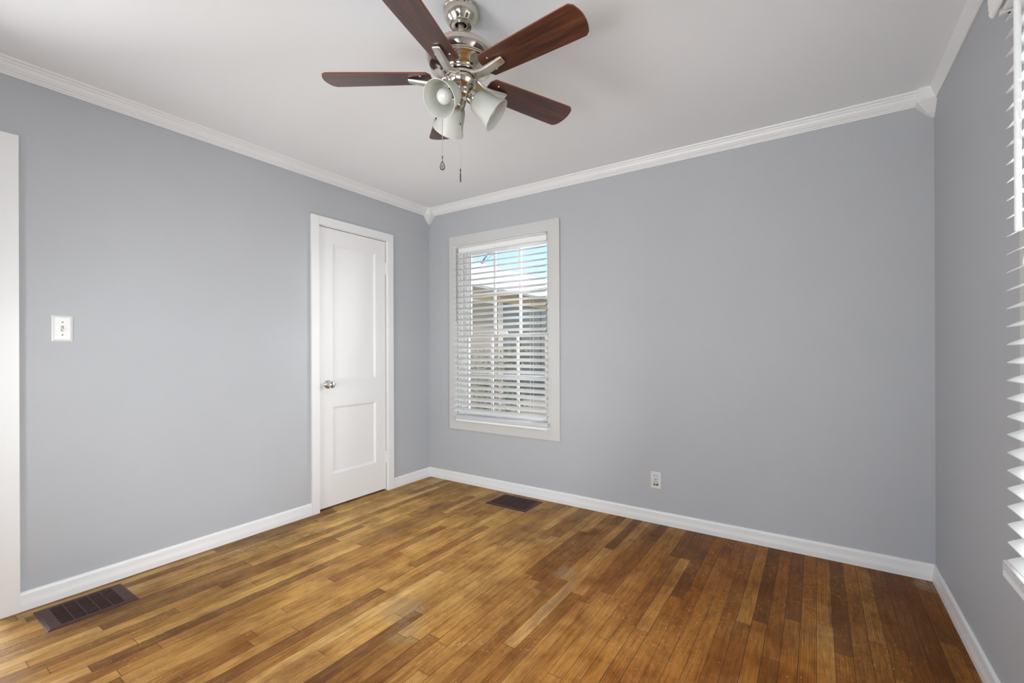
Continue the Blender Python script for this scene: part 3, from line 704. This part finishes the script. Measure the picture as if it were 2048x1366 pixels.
FP('fan_symbol', b, M['black'], c1)
b = bm_new(); tube(b, [p + Vector((0, 0, 1.889)), p + Vector((0, 0, 1.880)), p + Vector((0, 0, 1.878)), p + Vector((0, 0, 1.870))], [0.0022, 0.0022, 0.0011, 0.0011], 10); FP('chain_clasp', b, M['darkmetal'], c1, smooth=True)
p, c2 = chain(0.0008, 0.046, 2.145, 1.818)
b = bm_new(); tube(b, [Vector((FX, FY, 2.146)) + tow * 0.036, p + Vector((0, 0, 2.146)), p + Vector((0, 0, 2.138))], 0.003, 10); FP('chain_nipple', b, M['nickel'], c2, smooth=True)
b = bm_new(); tube(b, [p + Vector((0, 0, 1.990)), p + Vector((0, 0, 1.982))], 0.0024, 10); FP('chain_coupling', b, M['darkmetal'], c2, smooth=True)
b = bm_new(); tube(b, [p + Vector((0, 0, 1.822)), p + Vector((0, 0, 1.812)), p + Vector((0, 0, 1.811)), p + Vector((0, 0, 1.808))], [0.0024, 0.0024, 0.0011, 0.0011], 10)
FP('chain_clasp', b, M['darkmetal'], c2, smooth=True)
b = bm_new(); f2 = lambda x, z, t: p + tow * x + rdir * t + Vector((0, 0, 1.791 + z)); sweep(b, tear, f2, -0.0018, 0.0018)
pd = FP('pendant', b, M['darkmetal'], c2, smooth=True, bevel=0.0006); pd['label'] = 'flat teardrop pull seen edge-on'

# ------------------------------------------------------------------ light switch, outlet
def plate_bm(mp, w, h, t=0.0062, bev=0.0045):
    bm = bm_new(); prof = [(0, 0), (0.0, t * 0.45), (bev, t), ]
    rings = []
    for ins, d in ((0, 0), (0, t * 0.4), (bev * 0.5, t * 0.8), (bev, t)):
        rings.append([mp(-w / 2 + ins, d, -h / 2 + ins), mp(w / 2 - ins, d, -h / 2 + ins), mp(w / 2 - ins, d, h / 2 - ins), mp(-w / 2 + ins, d, h / 2 - ins)])
    loft(bm, rings); return bm
sw = empty('light_switch', (0, -2.4485, 1.266), 'white toggle light switch on the wall near the hall door casing', 'light switch')
mps = lambda s, d, z: (d, s, z)
obj('cover_plate', plate_bm(mps, 0.073, 0.122, 0.0065, 0.010), M['plate'], sw)
b = bm_new(); mbox(b, mps, -0.0052, 0.0052, 0.0060, 0.0068, -0.0125, 0.0125); o = obj('toggle_slot', b, M['darkmetal'], sw); o['label'] = 'dark slot around the toggle'
b = bm_new(); loft(b, [[(0.0066, -0.0042, -0.006), (0.0066, 0.0042, -0.006), (0.0066, 0.0042, 0.006), (0.0066, -0.0042, 0.006)], [(0.0175, -0.0034, -0.0115), (0.0175, 0.0034, -0.0115), (0.0165, 0.0034, -0.0045), (0.0165, -0.0034, -0.0045)]]); obj('toggle', b, M['plate'], sw, bevel=0.0008)
for z in (0.030, -0.030):
    b = bm_new(); lathe(b, [(0.0, 0.0013), (0.0026, 0.001), (0.0034, 0.0)], axis_matrix((0.0064, 0, z), (1, 0, 0)), 14); o = obj('screw', b, M['darkmetal'], sw, smooth=True); o['label'] = 'dark plate screw'
out = empty('power_outlet', (2.064, 0, 0.2845), 'white duplex power outlet low on the wall right of the window', 'power outlet')
mpo = lambda s, d, z: (s, -d, z)
obj('cover_plate', plate_bm(mpo, 0.070, 0.1125, 0.0055, 0.004), M['plate'], out)
for z, dk in ((0.0195, 0), (-0.0195, 1)):
    def ov(s, d, cz=z): return [mpo(min(0.0168, max(-0.0168, 0.0195 * s * math.cos(2 * PI * i / 32))), d, cz + 0.0155 * s * math.sin(2 * PI * i / 32)) for i in range(32)]
    b = bm_new(); loft(b, [ov(1.06, 0.0050), ov(1.06, 0.0058)]); rim = obj('receptacle', b, M['black'], out); rim['label'] = 'upper receptacle with dark rim' if not dk else 'lower receptacle, dirtier and darker'
    b = bm_new(); loft(b, [ov(0.93, 0.0056), ov(0.93, 0.0075), ov(0.88, 0.0080)]); obj('receptacle_face', b, M['plate'] if not dk else M['toggle'], rim, smooth=True)
    for s_, hh in ((-0.0064, 0.0040), (0.0064, 0.0032)):
        b = bm_new(); mbox(b, mpo, s_ - 0.0013, s_ + 0.0013, 0.0078, 0.0083, z + 0.0005, z + 0.0005 + 2 * hh); obj('slot', b, M['black'], rim)
    b = bm_new(); lathe(b, [(0.0, 0.0004), (0.0028, 0.0004), (0.0028, 0.0)], axis_matrix((0, -0.0080, z - 0.0070), (0, -1, 0)), 14); obj('ground_hole', b, M['black'], rim)
    if dk:
        for s_, zz, r_ in ((0.0100, -0.006, 0.0060), (-0.0095, -0.0075, 0.0056)):
            b = bm_new(); lathe(b, [(0.0, 0.0004), (r_, 0.0004), (r_, 0.0)], axis_matrix((s_, -0.0079, z + zz), (0, -1, 0)), 14); obj('soot_mark', b, M['black'], rim)
b = bm_new(); lathe(b, [(0.0, 0.0012), (0.0024, 0.001), (0.003, 0.0)], axis_matrix((0, -0.0054, 0), (0, -1, 0)), 14); obj('screw', b, M['satin'], out, smooth=True)

# ------------------------------------------------------------------ floor registers
def register(x0, x1, y0, y1, along, label, border):
    cx, cy = (x0 + x1) / 2, (y0 + y1) / 2
    root = empty('floor_register', (cx, cy, 0), label, 'floor vent', 'brown metal floor registers')
    hx, hy = (x1 - x0) / 2, (y1 - y0) / 2; bx_, by_ = border
    b = bm_new()
    o1 = [(-hx, -hy), (hx, -hy), (hx, hy), (-hx, hy)]
    def rect(sx, sy, z): return [(-sx, -sy, z), (sx, -sy, z), (sx, sy, z), (-sx, sy, z)]
    rings = [rect(hx, hy, 0.0003), rect(hx - 0.002, hy - 0.002, 0.0025), rect(hx - 0.012, hy - 0.012, 0.0062), rect(hx - bx_, hy - by_, 0.0062), rect(hx - bx_ - 0.001, hy - by_ - 0.001, 0.0010)]
    loft(b, rings, True, False, False)
    obj('rim_frame', b, M['register'], root)
    ix, iy = hx - bx_, hy - by_
    b = bm_new(); box(b, (-ix, -iy, 0.0003), (ix, iy, 0.0010)); o = obj('duct_opening', b, M['black'], root)
    b = bm_new(); nb, nl = 5, 11
    L, Wd = (iy, ix) if along == 'y' else (ix, iy)
    def put(l0, l1, w0, w1, z0, z1):
        if along == 'y': box(b, (w0, l0, z0), (w1, l1, z1))
        else: box(b, (l0, w0, z0), (l1, w1, z1))
    for i in range(1, nb): c = -L + 2 * L * i / nb; put(c - 0.0018, c + 0.0018, -Wd, Wd, 0.002, 0.0062)
    for i in range(1, nl + 1): c = -Wd + 2 * Wd * i / (nl + 1); put(-L, L, c - 0.0025, c + 0.0025, 0.002, 0.0056)
    obj('grille', b, M['register'], root)
register(0.0690, 0.3200, -2.560, -2.2545, 'y', 'brown metal floor register below the light switch', (0.024, 0.046))
register(0.8740, 1.2300, -0.3150, -0.0580, 'x', 'dark brown floor register below the window', (0.026, 0.026))

# ------------------------------------------------------------------ outside
b = bm_new(); box(b, (-40, T + 0.02, -0.60), (40, 60, -0.45)); tag(obj('ground', b, M['lawn']), 'olive lawn outside the window', 'lawn', kind='structure')
nh = empty('neighboring_house', (-2.6, 6, -0.45), 'neighboring house with pale roof, peach brick and dark window', 'house')
NO = Vector((-2.6, 6, -0.45))
def NP(nm, bm, m_, parent=None, **k): return obj(nm, shift(bm, NO), m_, parent or nh, **k)
XW = -2.6
b = bm_new(); box(b, (XW - 3.0, 1.2, -0.45), (XW, 14, 2.30)); NP('brick_wall', b, M['brick'])
b = bm_new(); loft(b, [[(-2.16, y, 2.50), (-5.0, y, 3.62), (-5.0, y, 3.52), (-2.16, y, 2.42)] for y in (1.0, 14.5)]); NP('roof', b, M['roofing'])
b = bm_new(); box(b, (-2.20, 1.0, 2.33), (-2.15, 14.5, 2.50)); NP('gutter', b, M['fascia'])
b = bm_new(); box(b, (-2.62, 1.0, 2.30), (-2.18, 14.5, 2.345)); NP('soffit', b, M['fascia'])
b = bm_new(); box(b, (-2.60, 1.2, 2.14), (-2.54, 14, 2.30)); NP('frieze_board', b, M['tan'])
b = bm_new(); box(b, (XW, 4.80, 0.05), (XW + 0.03, 7.6, 2.10)); wf = NP('window', b, M['extglass']); wf['label'] = 'dark window glass'
for y0, y1 in ((4.62, 4.80), (7.6, 7.75)):
    b = bm_new(); box(b, (XW, y0, -0.45), (XW + 0.07, y1, 2.14)); NP('window_trim', b, M['beige'], wf)
b = bm_new()
for y in (5.55, 6.45): box(b, (XW + 0.02, y - 0.012, 0.05), (XW + 0.045, y + 0.012, 2.10))
box(b, (XW + 0.02, 4.8, 1.00), (XW + 0.045, 7.6, 1.03)); NP('mullion', b, M['extglass'], wf)
b = bm_new(); box(b, (-2.60, 1.2, 2.10), (-2.57, 4.62, 2.14)); NP('shadow_board', b, M['fascia'])
# bare tree behind the roof
rt = random.Random(11)
tb = bm_new()
def branch(p, d, L, r, depth):
    pts = [p]; q = p.copy(); dd = d.copy(); nseg = 5
    for i in range(nseg):
        dd = (dd + Vector((rt.uniform(-.22, .22), rt.uniform(-.22, .22), rt.uniform(-.1, .2)))).normalized(); q = q + dd * (L / nseg); pts.append(q.copy())
    tube(tb, pts, [r * (1 - 0.55 * i / nseg) for i in range(nseg + 1)], 6)
    if depth:
        for k in range(4 if depth > 1 else 3):
            t = pts[rt.randint(2, nseg)]; nd = (dd + Vector((rt.uniform(-1, 1), rt.uniform(-1, 1), rt.uniform(-.3, .6)))).normalized()
            branch(t, nd, L * rt.uniform(.5, .75), r * .5, depth - 1)
TP = Vector((-6.0, 7.2, -0.45))
branch(TP, Vector((0.05, -0.02, 1)), 3.7, 0.12, 4)
tag(obj('bare_tree', shift(tb, TP), M['bark'], loc=None), 'bare leafless tree behind the pale roof of the neighboring house', 'tree').location = TP
# low shrubs in front of the brick wall
sb = bm_new()
for i in range(2600):
    c = Vector((rt.gauss(-1.95, .16), rt.uniform(2.4, 4.55), rt.uniform(-0.45, 1.18))); a = rt.uniform(0, 6.28); e = rt.uniform(-.8, .8)
    d = Vector((math.cos(a) * math.cos(e), math.sin(a) * math.cos(e), math.sin(e))); s = d.orthogonal().normalized() * 0.017; n_ = d * 0.040
    sb.faces.new([sb.verts.new(c - n_), sb.verts.new(c + s), sb.verts.new(c + n_), sb.verts.new(c - s)])
tag(obj('shrub', sb, M['hedge']), 'olive green shrub against the peach brick wall of the neighboring house', 'shrub')
